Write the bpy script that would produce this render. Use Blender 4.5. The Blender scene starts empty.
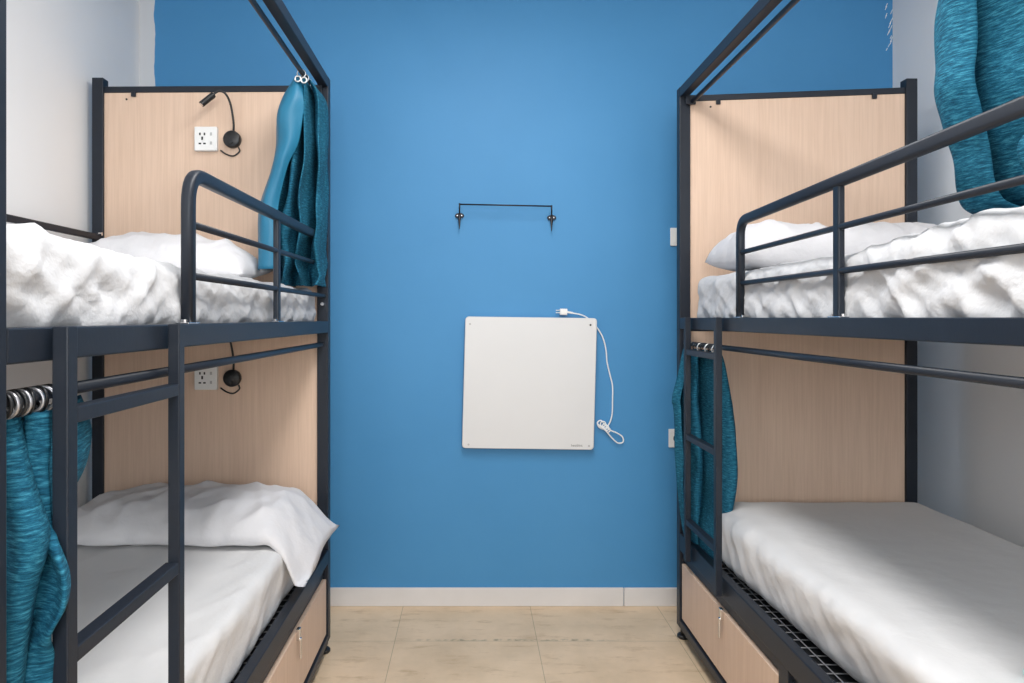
import bpy, bmesh, math, random
from mathutils import Vector, noise, Matrix
PI = math.pi
H = 1.34            # eye height; z values called "zr" are measured from it
F = 721.0; VX = 472.0; VY = 318.0
COL = bpy.context.scene.collection

# ------------------------------------------------------------------ materials
def new_mat(name):
    m = bpy.data.materials.new(name); m.use_nodes = True
    nt = m.node_tree; b = nt.nodes['Principled BSDF']
    return m, nt, b
def N(nt, typ, **kw):
    n = nt.nodes.new(typ)
    for k, v in kw.items():
        if k in n.inputs: n.inputs[k].default_value = v
        else: setattr(n, k, v)
    return n
def coords(nt, kind='Object', scale=(1, 1, 1)):
    tc = N(nt, 'ShaderNodeTexCoord'); mp = N(nt, 'ShaderNodeMapping')
    mp.inputs['Scale'].default_value = scale
    nt.links.new(tc.outputs[kind], mp.inputs['Vector'])
    return mp.outputs['Vector']
def ramp(nt, src, stops):
    r = N(nt, 'ShaderNodeValToRGB')
    el = r.color_ramp.elements
    while len(el) < len(stops): el.new(0.5)
    for e, (p, c) in zip(el, stops): e.position = p; e.color = (*c, 1)
    nt.links.new(src, r.inputs['Fac'])
    return r.outputs['Color']
def tex(nt, vec, scale, detail=3, rough=0.55):
    n = N(nt, 'ShaderNodeTexNoise', Scale=scale, Detail=detail, Roughness=rough)
    nt.links.new(vec, n.inputs['Vector']); return n.outputs['Fac']
def bump(nt, b, src, strength=0.2, dist=0.01):
    n = N(nt, 'ShaderNodeBump', Strength=strength, Distance=dist)
    nt.links.new(src, n.inputs['Height']); nt.links.new(n.outputs['Normal'], b.inputs['Normal'])
def mix(nt, fac, a, c):
    n = N(nt, 'ShaderNodeMix', data_type='RGBA')
    if isinstance(fac, (int, float)): n.inputs[0].default_value = fac
    else: nt.links.new(fac, n.inputs[0])
    for i, v in ((6, a), (7, c)):
        if isinstance(v, tuple): n.inputs[i].default_value = (*v, 1)
        else: nt.links.new(v, n.inputs[i])
    return n.outputs[2]
def simple(name, col, rough=0.5, metal=0.0, var=0.06, scale=8, spec=0.5, bmp=0.0):
    m, nt, b = new_mat(name)
    v = coords(nt)
    f = tex(nt, v, scale)
    c = ramp(nt, f, [(0.3, tuple(x*(1-var) for x in col)), (0.7, tuple(min(1, x*(1+var)) for x in col))])
    nt.links.new(c, b.inputs['Base Color'])
    b.inputs['Roughness'].default_value = rough; b.inputs['Metallic'].default_value = metal
    b.inputs['Specular IOR Level'].default_value = spec
    if bmp: bump(nt, b, tex(nt, v, 120, 2), bmp, 0.002)
    return m

M = {}
M['frame'] = simple('powder_coated_steel', (0.013, 0.018, 0.028), 0.42, 0.0, 0.08, 5, 0.35, 0.08)
M['black'] = simple('black_plastic', (0.010, 0.011, 0.013), 0.4)
M['iron'] = simple('wrought_iron', (0.02, 0.02, 0.025), 0.45, 0.3)
M['chrome'] = simple('chrome', (0.75, 0.75, 0.76), 0.2, 1.0, 0.02)
M['ring'] = simple('ring_metal', (0.8, 0.8, 0.8), 0.3, 0.8, 0.02)
M['ring_dull'] = simple('dull_ring_metal', (0.42, 0.42, 0.44), 0.35, 0.8, 0.02)
M['white_plastic'] = simple('white_plastic', (0.80, 0.80, 0.79), 0.35, 0, 0.01)
M['heater'] = simple('heater_panel_paint', (0.69, 0.69, 0.69), 0.5, 0, 0.012, 3)
M['cord'] = simple('white_cable', (0.85, 0.86, 0.87), 0.4, 0, 0.02)
M['hole'] = simple('dark_hole', (0.03, 0.03, 0.03), 0.8)
M['grey_print'] = simple('grey_print', (0.12, 0.12, 0.12), 0.7)
M['grey_mark'] = simple('grey_mark', (0.45, 0.45, 0.45), 0.7)
M['baseboard'] = simple('baseboard_paint', (0.70, 0.68, 0.67), 0.45, 0, 0.03, 6)
M['ceiling'] = simple('ceiling_paint', (0.80, 0.80, 0.80), 0.9, 0, 0.02)
M['sidewall'] = simple('white_wall_paint', (0.865, 0.865, 0.87), 0.75, 0, 0.02, 1.5, 0.3, 0.05)
M['mint'] = simple('mint_cloth', (0.50, 0.80, 0.78), 0.9)
m, nt, b = new_mat('lamp_glow'); b.inputs['Emission Color'].default_value = (1, .97, .93, 1); b.inputs['Emission Strength'].default_value = 6; M['glow'] = m

def blue_wall():
    m, nt, b = new_mat('blue_wall_paint')
    tc = N(nt, 'ShaderNodeTexCoord'); v = tc.outputs['Object']
    f = tex(nt, v, 1.6, 4)
    blue = ramp(nt, f, [(0.3, (0.060, 0.252, 0.505)), (0.7, (0.069, 0.272, 0.535))])
    sep = N(nt, 'ShaderNodeSeparateXYZ'); nt.links.new(v, sep.inputs[0])
    # hand-cut paint edge: white strip beside the left corner, wavy
    mp = N(nt, 'ShaderNodeMapping'); mp.inputs['Scale'].default_value = (0, 1, 5); nt.links.new(v, mp.inputs['Vector'])
    w = tex(nt, mp.outputs['Vector'], 1.0, 3)
    ma = N(nt, 'ShaderNodeMath', operation='MULTIPLY_ADD'); nt.links.new(w, ma.inputs[0]); ma.inputs[1].default_value = -0.035
    nt.links.new(sep.outputs['X'], ma.inputs[2])
    lt = N(nt, 'ShaderNodeMath', operation='LESS_THAN'); nt.links.new(ma.outputs[0], lt.inputs[0]); lt.inputs[1].default_value = -1.496
    c = mix(nt, lt.outputs[0], blue, (0.66, 0.675, 0.70))
    nt.links.new(c, b.inputs['Base Color'])
    b.inputs['Roughness'].default_value = 0.55; b.inputs['Specular IOR Level'].default_value = 0.35
    bump(nt, b, tex(nt, v, 60, 3), 0.06, 0.004)
    return m
M['blue'] = blue_wall()

def floor_mat():
    m, nt, b = new_mat('vinyl_tile_floor')
    tc = N(nt, 'ShaderNodeTexCoord'); v = tc.outputs['Object']
    mp = N(nt, 'ShaderNodeMapping'); nt.links.new(v, mp.inputs['Vector'])
    mp.inputs['Location'].default_value = (0.32, -2.99 + 0.59*6, 0)
    br = N(nt, 'ShaderNodeTexBrick'); nt.links.new(mp.outputs['Vector'], br.inputs['Vector'])
    br.offset = 0; br.inputs['Scale'].default_value = 1; br.inputs['Brick Width'].default_value = 0.59; br.inputs['Row Height'].default_value = 0.59
    br.inputs['Mortar Size'].default_value = 0.0014; br.inputs['Mortar Smooth'].default_value = 0.3
    br.inputs['Color1'].default_value = (0.80, 0.62, 0.43, 1); br.inputs['Color2'].default_value = (0.78, 0.60, 0.415, 1)
    br.inputs['Mortar'].default_value = (0.44, 0.34, 0.21, 1)
    s1 = tex(nt, v, 3.0, 6, 0.65)
    c1 = ramp(nt, s1, [(0.32, (0.84, 0.81, 0.76)), (0.62, (1.02, 1.0, 0.98))])
    mu = N(nt, 'ShaderNodeMix', data_type='RGBA', blend_type='MULTIPLY'); mu.inputs[0].default_value = 1
    nt.links.new(br.outputs['Color'], mu.inputs[6]); nt.links.new(c1, mu.inputs[7])
    # sparse rusty and dark scuffs
    mp2 = N(nt, 'ShaderNodeMapping'); mp2.inputs['Scale'].default_value = (1.0, 3.5, 1); nt.links.new(v, mp2.inputs['Vector'])
    s2 = tex(nt, mp2.outputs['Vector'], 5.5, 8, 0.7)
    f2 = ramp(nt, s2, [(0.54, (0, 0, 0)), (0.72, (0.6, 0.6, 0.6))])
    c2 = mix(nt, f2, mu.outputs[2], (0.42, 0.25, 0.11))
    s3 = tex(nt, v, 70, 3); f3 = ramp(nt, s3, [(0.70, (0, 0, 0)), (0.80, (0.5, 0.5, 0.5))])
    c3 = mix(nt, f3, c2, (0.25, 0.19, 0.12))
    # worn scuff along the tile joint in front of the heater
    sep = N(nt, 'ShaderNodeSeparateXYZ'); nt.links.new(v, sep.inputs[0])
    d = N(nt, 'ShaderNodeMath', operation='SUBTRACT'); nt.links.new(sep.outputs['Y'], d.inputs[0]); d.inputs[1].default_value = 3.0
    ab = N(nt, 'ShaderNodeMath', operation='ABSOLUTE'); nt.links.new(d.outputs[0], ab.inputs[0])
    mr = N(nt, 'ShaderNodeMapRange'); nt.links.new(ab.outputs[0], mr.inputs[0]); mr.inputs[1].default_value = 0.0; mr.inputs[2].default_value = 0.014; mr.inputs[3].default_value = 1; mr.inputs[4].default_value = 0
    dx = N(nt, 'ShaderNodeMath', operation='SUBTRACT'); nt.links.new(sep.outputs['X'], dx.inputs[0]); dx.inputs[1].default_value = 0.18
    ax = N(nt, 'ShaderNodeMath', operation='ABSOLUTE'); nt.links.new(dx.outputs[0], ax.inputs[0])
    mx = N(nt, 'ShaderNodeMapRange'); nt.links.new(ax.outputs[0], mx.inputs[0]); mx.inputs[1].default_value = 0.25; mx.inputs[2].default_value = 0.5; mx.inputs[3].default_value = 1; mx.inputs[4].default_value = 0
    s4 = tex(nt, v, 34, 5); r4 = N(nt, 'ShaderNodeMapRange'); nt.links.new(s4, r4.inputs[0]); r4.inputs[1].default_value = 0.45; r4.inputs[2].default_value = 0.62
    p1 = N(nt, 'ShaderNodeMath', operation='MULTIPLY'); nt.links.new(mr.outputs[0], p1.inputs[0]); nt.links.new(mx.outputs[0], p1.inputs[1])
    p2 = N(nt, 'ShaderNodeMath', operation='MULTIPLY'); nt.links.new(p1.outputs[0], p2.inputs[0]); nt.links.new(r4.outputs[0], p2.inputs[1])
    c4 = mix(nt, p2.outputs[0], c3, (0.27, 0.22, 0.14))
    nt.links.new(c4, b.inputs['Base Color']); b.inputs['Roughness'].default_value = 0.5
    bump(nt, b, s3, 0.05, 0.002)
    return m
M['floor'] = floor_mat()

def wood_mat():
    m, nt, b = new_mat('birch_laminate')
    v = coords(nt, 'Object', (1, 1, 0.03))
    g = tex(nt, v, 45, 4, 0.5)
    c = ramp(nt, g, [(0.25, (0.69, 0.50, 0.38)), (0.5, (0.72, 0.53, 0.405)), (0.8, (0.745, 0.555, 0.43))])
    v2 = coords(nt, 'Object', (1, 1, 0.03)); g2 = tex(nt, v2, 160, 2)
    c2 = ramp(nt, g2, [(0.38, (0.94, 0.93, 0.915)), (0.6, (1, 1, 1))])
    mu = N(nt, 'ShaderNodeMix', data_type='RGBA', blend_type='MULTIPLY'); mu.inputs[0].default_value = 1
    nt.links.new(c, mu.inputs[6]); nt.links.new(c2, mu.inputs[7]); nt.links.new(mu.outputs[2], b.inputs['Base Color'])
    b.inputs['Roughness'].default_value = 0.5; b.inputs['Specular IOR Level'].default_value = 0.35
    return m
M['wood'] = wood_mat()

def cloth_mat(name, col, bs=0.25, sc=9, fine=0.3):
    m, nt, b = new_mat(name)
    v = coords(nt)
    f = tex(nt, v, 4)
    c = ramp(nt, f, [(0.3, tuple(x*0.97 for x in col)), (0.7, col)])
    nt.links.new(c, b.inputs['Base Color'])
    b.inputs['Roughness'].default_value = 0.85; b.inputs['Specular IOR Level'].default_value = 0.2
    b.inputs['Sheen Weight'].default_value = 0.05
    n1 = N(nt, 'ShaderNodeTexNoise', Scale=sc, Detail=5, Roughness=0.55, Distortion=0.15); nt.links.new(v, n1.inputs['Vector'])
    n2 = N(nt, 'ShaderNodeTexNoise', noise_type='RIDGED_MULTIFRACTAL', Scale=sc*0.6, Detail=2.5, Roughness=0.4, Distortion=0.4); nt.links.new(v, n2.inputs['Vector'])
    sm = N(nt, 'ShaderNodeMath', operation='MULTIPLY_ADD'); nt.links.new(n2.outputs['Fac'], sm.inputs[0]); sm.inputs[1].default_value = 0.25; nt.links.new(n1.outputs['Fac'], sm.inputs[2])
    bump(nt, b, sm.outputs[0], bs, 0.03)
    return m
M['sheet'] = cloth_mat('white_cotton_sheet', (0.74, 0.735, 0.735), 0.16)
M['sheet_crisp_dim'] = cloth_mat('white_cotton_sheet_creased_dimmed', (0.585, 0.59, 0.605), 0.4, 11)  # same white cotton, colour darkened to offset strong light on the top bunks
M['pillow'] = cloth_mat('white_pillowcase', (0.70, 0.695, 0.715), 0.25, 12)

def tweed_mat(name, dark, lite, bright):
    m, nt, b = new_mat(name)
    v = coords(nt, 'UV', (38, 260, 1))
    g = tex(nt, v, 1.0, 5, 0.75)
    c = ramp(nt, g, [(0.33, dark), (0.5, lite), (0.69, bright)])
    nt.links.new(c, b.inputs['Base Color'])
    b.inputs['Roughness'].default_value = 0.85
    b.inputs['Specular IOR Level'].default_value = 0.2
    bump(nt, b, g, 0.5, 0.003)
    return m
M['tweed'] = tweed_mat('teal_slub_curtain', (0.002, 0.030, 0.060), (0.008, 0.098, 0.170), (0.055, 0.28, 0.39))
m, nt, b = new_mat('teal_curtain_lining')
v = coords(nt); c = ramp(nt, tex(nt, v, 4), [(0.3, (0.010, 0.145, 0.26)), (0.7, (0.014, 0.17, 0.30))]); nt.links.new(c, b.inputs['Base Color'])
b.inputs['Roughness'].default_value = 0.5; M['lining'] = m

# ------------------------------------------------------------------ helpers
def tag(o, label=None, cat=None, group=None, kind=None):
    if label: o['label'] = label
    if cat: o['category'] = cat
    if group: o['group'] = group
    if kind: o['kind'] = kind
    return o
def empty(name, loc, label, cat, group=None):
    o = bpy.data.objects.new(name, None); COL.objects.link(o); o.location = loc
    o.empty_display_size = 0.1
    return tag(o, label, cat, group)
def origin_of(o):
    p = Vector((0, 0, 0))
    while o is not None: p += o.location; o = o.parent
    return p
def obj(name, bm, mat, parent=None, smooth=False, base=None):
    """link a bmesh given in world coordinates as one mesh object"""
    bmesh.ops.recalc_face_normals(bm, faces=bm.faces[:])
    po = origin_of(parent) if parent else Vector((0, 0, 0))
    if base is None:
        xs = [v.co for v in bm.verts]
        base = Vector(((min(c.x for c in xs)+max(c.x for c in xs))/2, (min(c.y for c in xs)+max(c.y for c in xs))/2, min(c.z for c in xs)))
    base = Vector(base)
    bmesh.ops.translate(bm, vec=-base, verts=bm.verts[:])
    me = bpy.data.meshes.new(name); bm.to_mesh(me); bm.free()
    me.materials.append(M[mat] if isinstance(mat, str) else mat)
    if smooth:
        for p in me.polygons: p.use_smooth = True
    o = bpy.data.objects.new(name, me); COL.objects.link(o)
    if parent: o.parent = parent
    o.location = base - po
    return o
def bx(bm, x0, x1, y0, y1, z0, z1, bev=0.0, seg=2):
    """axis aligned box, optionally bevelled"""
    t = bmesh.new()
    bmesh.ops.create_cube(t, size=1)
    for v in t.verts:
        v.co = Vector(((x0+x1)/2+v.co.x*(x1-x0), (y0+y1)/2+v.co.y*(y1-y0), (z0+z1)/2+v.co.z*(z1-z0)))
    if bev: bmesh.ops.bevel(t, geom=t.edges[:], offset=bev, segments=seg, affect='EDGES', profile=0.5)
    merge(bm, t); return bm
def merge(bm, t):
    me = bpy.data.meshes.new('tmp'); t.to_mesh(me); t.free(); bm.from_mesh(me); bpy.data.meshes.remove(me)
def section(w, h, r, n=4):
    """rounded rectangle outline (w along a, h along b)"""
    if r is None:
        return [(w/2*math.cos(2*PI*i/16), h/2*math.sin(2*PI*i/16)) for i in range(16)]
    out = []
    for cx, cy, a0 in ((w/2-r, h/2-r, 0), (-w/2+r, h/2-r, PI/2), (-w/2+r, -h/2+r, PI), (w/2-r, -h/2+r, 3*PI/2)):
        for i in range(n):
            a = a0+PI/2*i/(n-1); out.append((cx+r*math.cos(a), cy+r*math.sin(a)))
    return out
def sweep(bm, pts, sec, side=None):
    """sweep a section along a path; side = fixed direction for the section's first axis"""
    pts = [Vector(p) for p in pts]; rings = []
    prev = None
    for i, p in enumerate(pts):
        a = pts[max(0, i-1)]; c = pts[min(len(pts)-1, i+1)]
        t = (c-a).normalized()
        if i not in (0, len(pts)-1):
            t1 = (p-a).normalized(); t2 = (c-p).normalized(); k = 1/max(0.5, math.sqrt((1+t1.dot(t2))/2))
        else: k = 1
        if side is not None: s = Vector(side)
        elif prev is None: s = Vector((1, 0, 0)) if abs(t.x) < 0.8 else Vector((0, 1, 0))
        else: s = prev
        s = (s-t*s.dot(t)).normalized(); prev = s
        u = t.cross(s).normalized()
        rings.append([bm.verts.new(p+s*x+u*y*k) for x, y in sec])
    n = len(sec)
    for r0, r1 in zip(rings, rings[1:]):
        for j in range(n):
            bm.faces.new((r0[j], r0[(j+1) % n], r1[(j+1) % n], r1[j]))
    bm.faces.new(rings[0][::-1]); bm.faces.new(rings[-1])
    return bm
def bar(bm, p, q, w, h, r=0.004, side=(1, 0, 0)): return sweep(bm, [p, q], section(w, h, min(r, w/2.1, h/2.1)), side)
def tube(bm, pts, rad, side=None): return sweep(bm, pts, section(2*rad, 2*rad, None), side)
def cr(pts, n=8):
    """Catmull-Rom through points"""
    P = [Vector(p) for p in pts]; P = [P[0]*2-P[1]]+P+[P[-1]*2-P[-2]]; out = []
    for i in range(1, len(P)-2):
        for k in range(n):
            t = k/n; a, b_, c, d = P[i-1:i+3]
            out.append(0.5*((2*b_)+(c-a)*t+(2*a-5*b_+4*c-d)*t*t+(3*b_-a-3*c+d)*t**3))
    out.append(P[-2]); return out
def bend(pts, r, n=6):
    """polyline with rounded corners"""
    P = [Vector(p) for p in pts]; out = [P[0]]
    for i in range(1, len(P)-1):
        a = (P[i-1]-P[i]).normalized(); c = (P[i+1]-P[i]).normalized()
        s = P[i]+a*r; e = P[i]+c*r
        for k in range(n+1):
            t = k/n; out.append(s*(1-t)**2+P[i]*2*t*(1-t)+e*t*t)
    out.append(P[-1]); return out
def ring(bm, c, R, r, axis='Y', n=20, k=8, sx=1.0, tilt=0.0):
    vs = []
    for i in range(n):
        a = 2*PI*i/n
        row = []
        for j in range(k):
            b_ = 2*PI*j/k; rr = R+r*math.cos(b_); h = r*math.sin(b_)
            p = Vector((rr*math.cos(a)*sx, h, rr*math.sin(a)))
            if axis == 'X': p = Vector((p.y, p.x, p.z))
            p = Matrix.Rotation(tilt, 3, 'Z') @ p
            row.append(bm.verts.new(Vector(c)+p))
        vs.append(row)
    for i in range(n):
        for j in range(k):
            bm.faces.new((vs[i][j], vs[(i+1) % n][j], vs[(i+1) % n][(j+1) % k], vs[i][(j+1) % k]))
def disc(bm, c, R, depth, n=28, axis='Y', bev=0.0, sx=1.0, sz=1.0):
    """short cylinder with a chamfered edge, along axis, c = centre"""
    rows = []
    prof = [(R-bev, -depth/2), (R, -depth/2+bev), (R, depth/2-bev), (R-bev, depth/2)] if bev else [(R, -depth/2), (R, depth/2)]
    for rr, h in prof:
        row = []
        for i in range(n):
            a = 2*PI*i/n; p = (rr*math.cos(a)*sx, h, rr*math.sin(a)*sz)
            if axis == 'X': p = (p[1], p[0], p[2])
            if axis == 'Z': p = (p[0], p[2], p[1])
            row.append(bm.verts.new(Vector(c)+Vector(p)))
        rows.append(row)
    for a, b_ in zip(rows, rows[1:]):
        for i in range(n): bm.faces.new((a[i], a[(i+1) % n], b_[(i+1) % n], b_[i]))
    bm.faces.new(rows[0]); bm.faces.new(rows[-1])
def Zr(z): return H+z

# ------------------------------------------------------------------ room shell
XL, XR, YB, YF, ZC = -1.55, 1.96, 3.36, -2.2, 2.95
def st(name, bm, mat, **k): o = obj(name, bm, mat, **k); o['kind'] = 'structure'; return o
T = 0.12
st('floor', bx(bmesh.new(), XL-T, XR+T, YF-T, YB+T, -0.1, 0.0), 'floor', base=(0, 0, 0))
st('ceiling', bx(bmesh.new(), XL-T, XR+T, YF-T, YB+T, ZC, ZC+0.1), 'ceiling')
st('wall_back', bx(bmesh.new(), XL-T, XR+T, YB, YB+T, 0, ZC), 'blue', base=(0, 0, 0))
st('wall_left', bx(bmesh.new(), XL-T, XL, YF, YB, 0, ZC), 'sidewall')
st('wall_right', bx(bmesh.new(), XR, XR+T, YF, YB, 0, ZC), 'sidewall')
bm = bmesh.new()       # wall behind the camera, with its window opening
W0, W1, WZ0, WZ1 = -0.95, 1.35, 1.30, 2.75
bx(bm, XL-T, W0, YF-T, YF, 0, ZC); bx(bm, W1, XR+T, YF-T, YF, 0, ZC)
bx(bm, W0, W1, YF-T, YF, 0, WZ0); bx(bm, W0, W1, YF-T, YF, WZ1, ZC)
st('wall_front', bm, 'sidewall')
w = bpy.data.objects.new('window_1', None); COL.objects.link(w); w.location = ((W0+W1)/2, YF-T/2, WZ0); w['kind'] = 'structure'
bm = bmesh.new()
for a in (W0, (W0+W1)/2-0.025, W1-0.05): bx(bm, a, a+0.05, YF-0.08, YF-0.03, WZ0, WZ1, 0.004)
bx(bm, W0, W1, YF-0.08, YF-0.03, WZ0, WZ0+0.05, 0.004); bx(bm, W0, W1, YF-0.08, YF-0.03, WZ1-0.05, WZ1, 0.004)
obj('window_frame', bm, 'white_plastic', w)
# baseboards (the back one has a joint)
bm = bmesh.new(); XJ = (623.5-VX)/214.6
bx(bm, XL+0.001, XJ-0.0012, YB-0.012, YB, 0, 0.086, 0.003); bx(bm, XJ+0.0012, XR-0.001, YB-0.012, YB, 0, 0.0855, 0.003)
st('baseboard_back', bm, 'baseboard')
st('baseboard_left', bx(bmesh.new(), XL, XL+0.012, YF, YB-0.012, 0, 0.086, 0.003), 'baseboard')
st('baseboard_right', bx(bmesh.new(), XR-0.012, XR, YF, YB-0.012, 0, 0.086, 0.003), 'baseboard')
# bare white scrapes near the top right corner of the blue wall
bm = bmesh.new(); random.seed(4)
for i in range(16):
    px = random.uniform(884, 891); py = 8+i*2.8+random.uniform(-1, 1)
    x = (px-VX)/214.6; z = Zr((VY-py)/214.6); L = random.uniform(0.012, 0.03)
    tube(bm, [(x, YB-0.0005, z), (x+L*0.4, YB-0.0005, z+L*0.9)], 0.0016)
st('trim_1', bm, 'sidewall')

# ------------------------------------------------------------------ bunk beds
PW = 0.045
def make_bed(s, a0, a1, yh0, yh1, yf, lad, guard, label, dtop, dl, db):
    """s side (-1 left, 1 right); a0 aisle plane, a1 wall-side plane; yh0/yh1 head post y at aisle/wall side; yf foot post y"""
    root = empty('bunk_bed', (s*(a0+a1)/2, (yh0+yf)/2, 0), label, 'bunk bed', 'bunk beds')
    X = lambda a: s*a
    uo = -0.012 if s < 0 else 0.001      # height of the upper rail's top edge
    top = Zr(0.962)
    def b_(bm, a_0, a_1, y0, y1, z0, z1, bev=0.003): return bx(bm, min(X(a_0), X(a_1)), max(X(a_0), X(a_1)), y0, y1, z0, z1, bev)
    # posts with feet
    for a, y in ((a0, yh0), (a1-PW, yh1), (a0, yf), (a1-PW, yf)):
        t_ = top+(0.0 if a == a0 else 0.001)
        p = obj('post', b_(bmesh.new(), a, a+PW, y, y+PW, 0.05, t_), 'frame', root)
        bm = bmesh.new(); cx = X(a+PW/2); cy = y+PW/2
        disc(bm, (cx, cy, 0.008), 0.026, 0.016, axis='Z', bev=0.004); disc(bm, (cx, cy, 0.033), 0.012, 0.036, axis='Z')
        obj('foot', bm, 'black', p)
    # head and foot frame bars, boards between the posts
    def cross(y0, y1, z0, z1, nm, dy=0.02, off=0.01, mat='frame'):
        bm = bmesh.new()
        bar(bm, (X(a0+PW), y0+off+dy/2, (z0+z1)/2), (X(a1-PW), y1+off+dy/2, (z0+z1)/2), dy, z1-z0, 0.003, side=(0, 1, 0))
        return obj(nm, bm, mat, root)
    for y0, y1 in ((yh0, yh1), (yf, yf)):
        cross(y0, y1, Zr(0.905), Zr(0.93), 'end_rail')
        cross(y0, y1, Zr(-0.055), Zr(-0.02), 'end_rail')
        cross(y0, y1, 0.385+dl, 0.42+dl, 'end_rail')
        cross(y0, y1, 0.08, 0.11, 'end_rail')
    hb = cross(yh0, yh1, Zr(-0.02), Zr(0.905), 'headboard_panel', 0.014, 0.012, 'wood')
    hb2 = cross(yh0, yh1, 0.42+dl, Zr(-0.055), 'headboard_panel', 0.014, 0.012, 'wood')
    # clips and screws along the top of the panel
    for fr in (0.135, 0.86):
        a = a0+PW+(a1-a0-2*PW)*fr; y = yh0+(yh1-yh0)*fr
        c_ = obj('clip', b_(bmesh.new(), a-0.009, a+0.009, y+0.002, y+0.012, Zr(0.887), Zr(0.907), 0.002), 'frame', hb)
        bm = bmesh.new(); disc(bm, (X(a+(0.03 if fr > .5 else -0.03)), y+0.0115, Zr(0.878)), 0.004, 0.003, 12); obj('screw', bm, 'hole', hb)
    # long rails of both decks
    for a in (a0, a1-0.032):
        yh = yh0 if a == a0 else yh1
        for z0, z1 in ((Zr(-0.046+uo), Zr(uo)), ((0.39 if s < 0 else 0.376)+dl, 0.446+dl)):
            rl = obj('side_rail', b_(bmesh.new(), a, a+0.032, yf+PW, yh, z0, z1, 0.003), 'frame', root)
            if a == a0 and z1 > 1:
                for y in guard['posts']:
                    bm = bmesh.new(); b_(bm, a+0.003, a+0.03, y-0.03, y+0.03, z1, z1+0.003, 0.001)
                    for dy in (-0.022, 0.022): disc(bm, (X(a+0.016), y+dy, z1+0.005), 0.006, 0.008, 10, 'Z')
                    obj('bracket', bm, 'chrome', rl)
        if a == a0:
            obj('side_rail', b_(bmesh.new(), a, a+0.03, yf+PW, yh, 0.075+db, 0.108+db, 0.003), 'frame', root)
    # deck slats under the upper mattress, wire mesh on the lower deck
    bm = bmesh.new()
    n = 15
    for i in range(n):
        y = yf+PW+0.06+(min(yh0, yh1)-yf-PW-0.12)*i/(n-1)
        b_(bm, a0+0.032, a1-0.032, y-0.03, y+0.03, Zr(uo-0.042), Zr(uo-0.030), 0.002)
    b_(bm, a0+0.032, a1-0.032, yf+PW, min(yh0, yh1), Zr(uo-0.030), Zr(uo-0.026), 0.0)
    obj('upper_deck', bm, 'frame', root)
    bm = bmesh.new(); b_(bm, a0+0.032, a1-0.032, yf+PW, min(yh0, yh1), 0.392+dl, 0.396+dl, 0)
    dk = obj('lower_deck', bm, 'black', root)
    bm = bmesh.new(); sq = section(0.0035, 0.0035, 0.001, 2); y = yf+PW+0.03
    while y < min(yh0, yh1)-0.02:
        sweep(bm, [(X(a0+0.03), y, 0.402+dl), (X(a1-0.03), y, 0.402+dl)], sq, (0, 1, 0)); y += 0.05
    a = a0+0.04
    while a < a1-0.04:
        sweep(bm, [(X(a), yf+PW, 0.405+dl), (X(a), min(yh0, yh1), 0.405+dl)], sq, (1, 0, 0)); a += 0.05
    obj('wire_mesh', bm, M['wire'], dk)
    # canopy: top rails and curtain rods
    b1 = obj('canopy_rail', b_(bmesh.new(), a0, a0+0.036, yf+PW, yh0, Zr(0.919), Zr(0.960), 0.003), 'frame', root)
    for z, aa, rr in ((0.895, a0+0.048, 0.009), (-0.105, a0+0.025, 0.0095)):
        bm = bmesh.new(); tube(bm, [(X(aa), yf+PW, Zr(z)), (X(aa), yh0, Zr(z))], rr); obj('curtain_rod', bm, 'frame', root, True)
        if z > 0:
            for yy in (yf+0.06, yh0-0.02):
                obj('rod_bracket', b_(bmesh.new(), a0+0.02, aa+0.012, yy-0.006, yy+0.006, Zr(z-0.012), Zr(0.92), 0.001), 'frame', root)
    # wall-side guard bar with its bolts
    bm = bmesh.new(); bar(bm, (X(a1-0.03), yf+PW, Zr(0.318 if s < 0 else 0.335)), (X(a1-0.03), yh1, Zr(0.322 if s < 0 else 0.33)), 0.018, 0.024, 0.004)
    gb = obj('wall_guard_bar', bm, 'frame', root)
    bm = bmesh.new(); disc(bm, (X(a1-0.042), yh1-0.012, Zr(0.335)), 0.007, 0.012, 10, 'X'); obj('bolt', bm, 'chrome', gb)
    # aisle guard rail
    g = guard; ga = a0+0.016
    bm = bmesh.new()
    pts = bend([(X(ga), g['y0'], Zr(uo+0.002)), (X(ga), g['y0'], Zr(g['ztop0'])), (X(ga), g['y1'], Zr(g['ztop1']))], 0.07 if s < 0 else 0.055, 8)
    sweep(bm, pts, section(g['w'], 0.030, 0.008), (1, 0, 0))
    gr = obj('guard_rail', bm, 'frame', root, True)
    for y in g['uprights']:
        zt = g['ztop0']+(g['ztop1']-g['ztop0'])*(y-g['y0'])/(g['y1']-g['y0'])
        bm = bmesh.new(); bar(bm, (X(ga), y, Zr(uo+0.002)), (X(ga), y, Zr(zt-0.013)), 0.017, 0.028, 0.004); obj('guard_post', bm, 'frame', gr)
    for z0, z1 in g['bars']:
        bm = bmesh.new(); tube(bm, [(X(ga), g['y0'], Zr(z0)), (X(ga), g['y1'], Zr(z1))], 0.0078); obj('guard_bar', bm, 'frame', gr, True)
    if s < 0:
        for z in (g['ztop1']+0.012, 0.055, 0.56):
            bm = bmesh.new(); disc(bm, (X(a0+0.02), yh0-0.01, Zr(z)), 0.007, 0.02, 10, 'Y'); obj('bolt', bm, 'chrome', root)
    # ladder hooked on the outside of the rails
    l0, l1 = lad
    la = a0-0.005-0.022
    ld = obj('ladder', b_(b_(bmesh.new(), la, la+0.022, l0-0.0125, l0+0.0125, 0.385+dl, Zr(uo+0.001), 0.002), la, la+0.022, l1-0.0125, l1+0.0125, 0.385+dl, Zr(uo+0.001), 0.002), 'frame', root)
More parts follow.
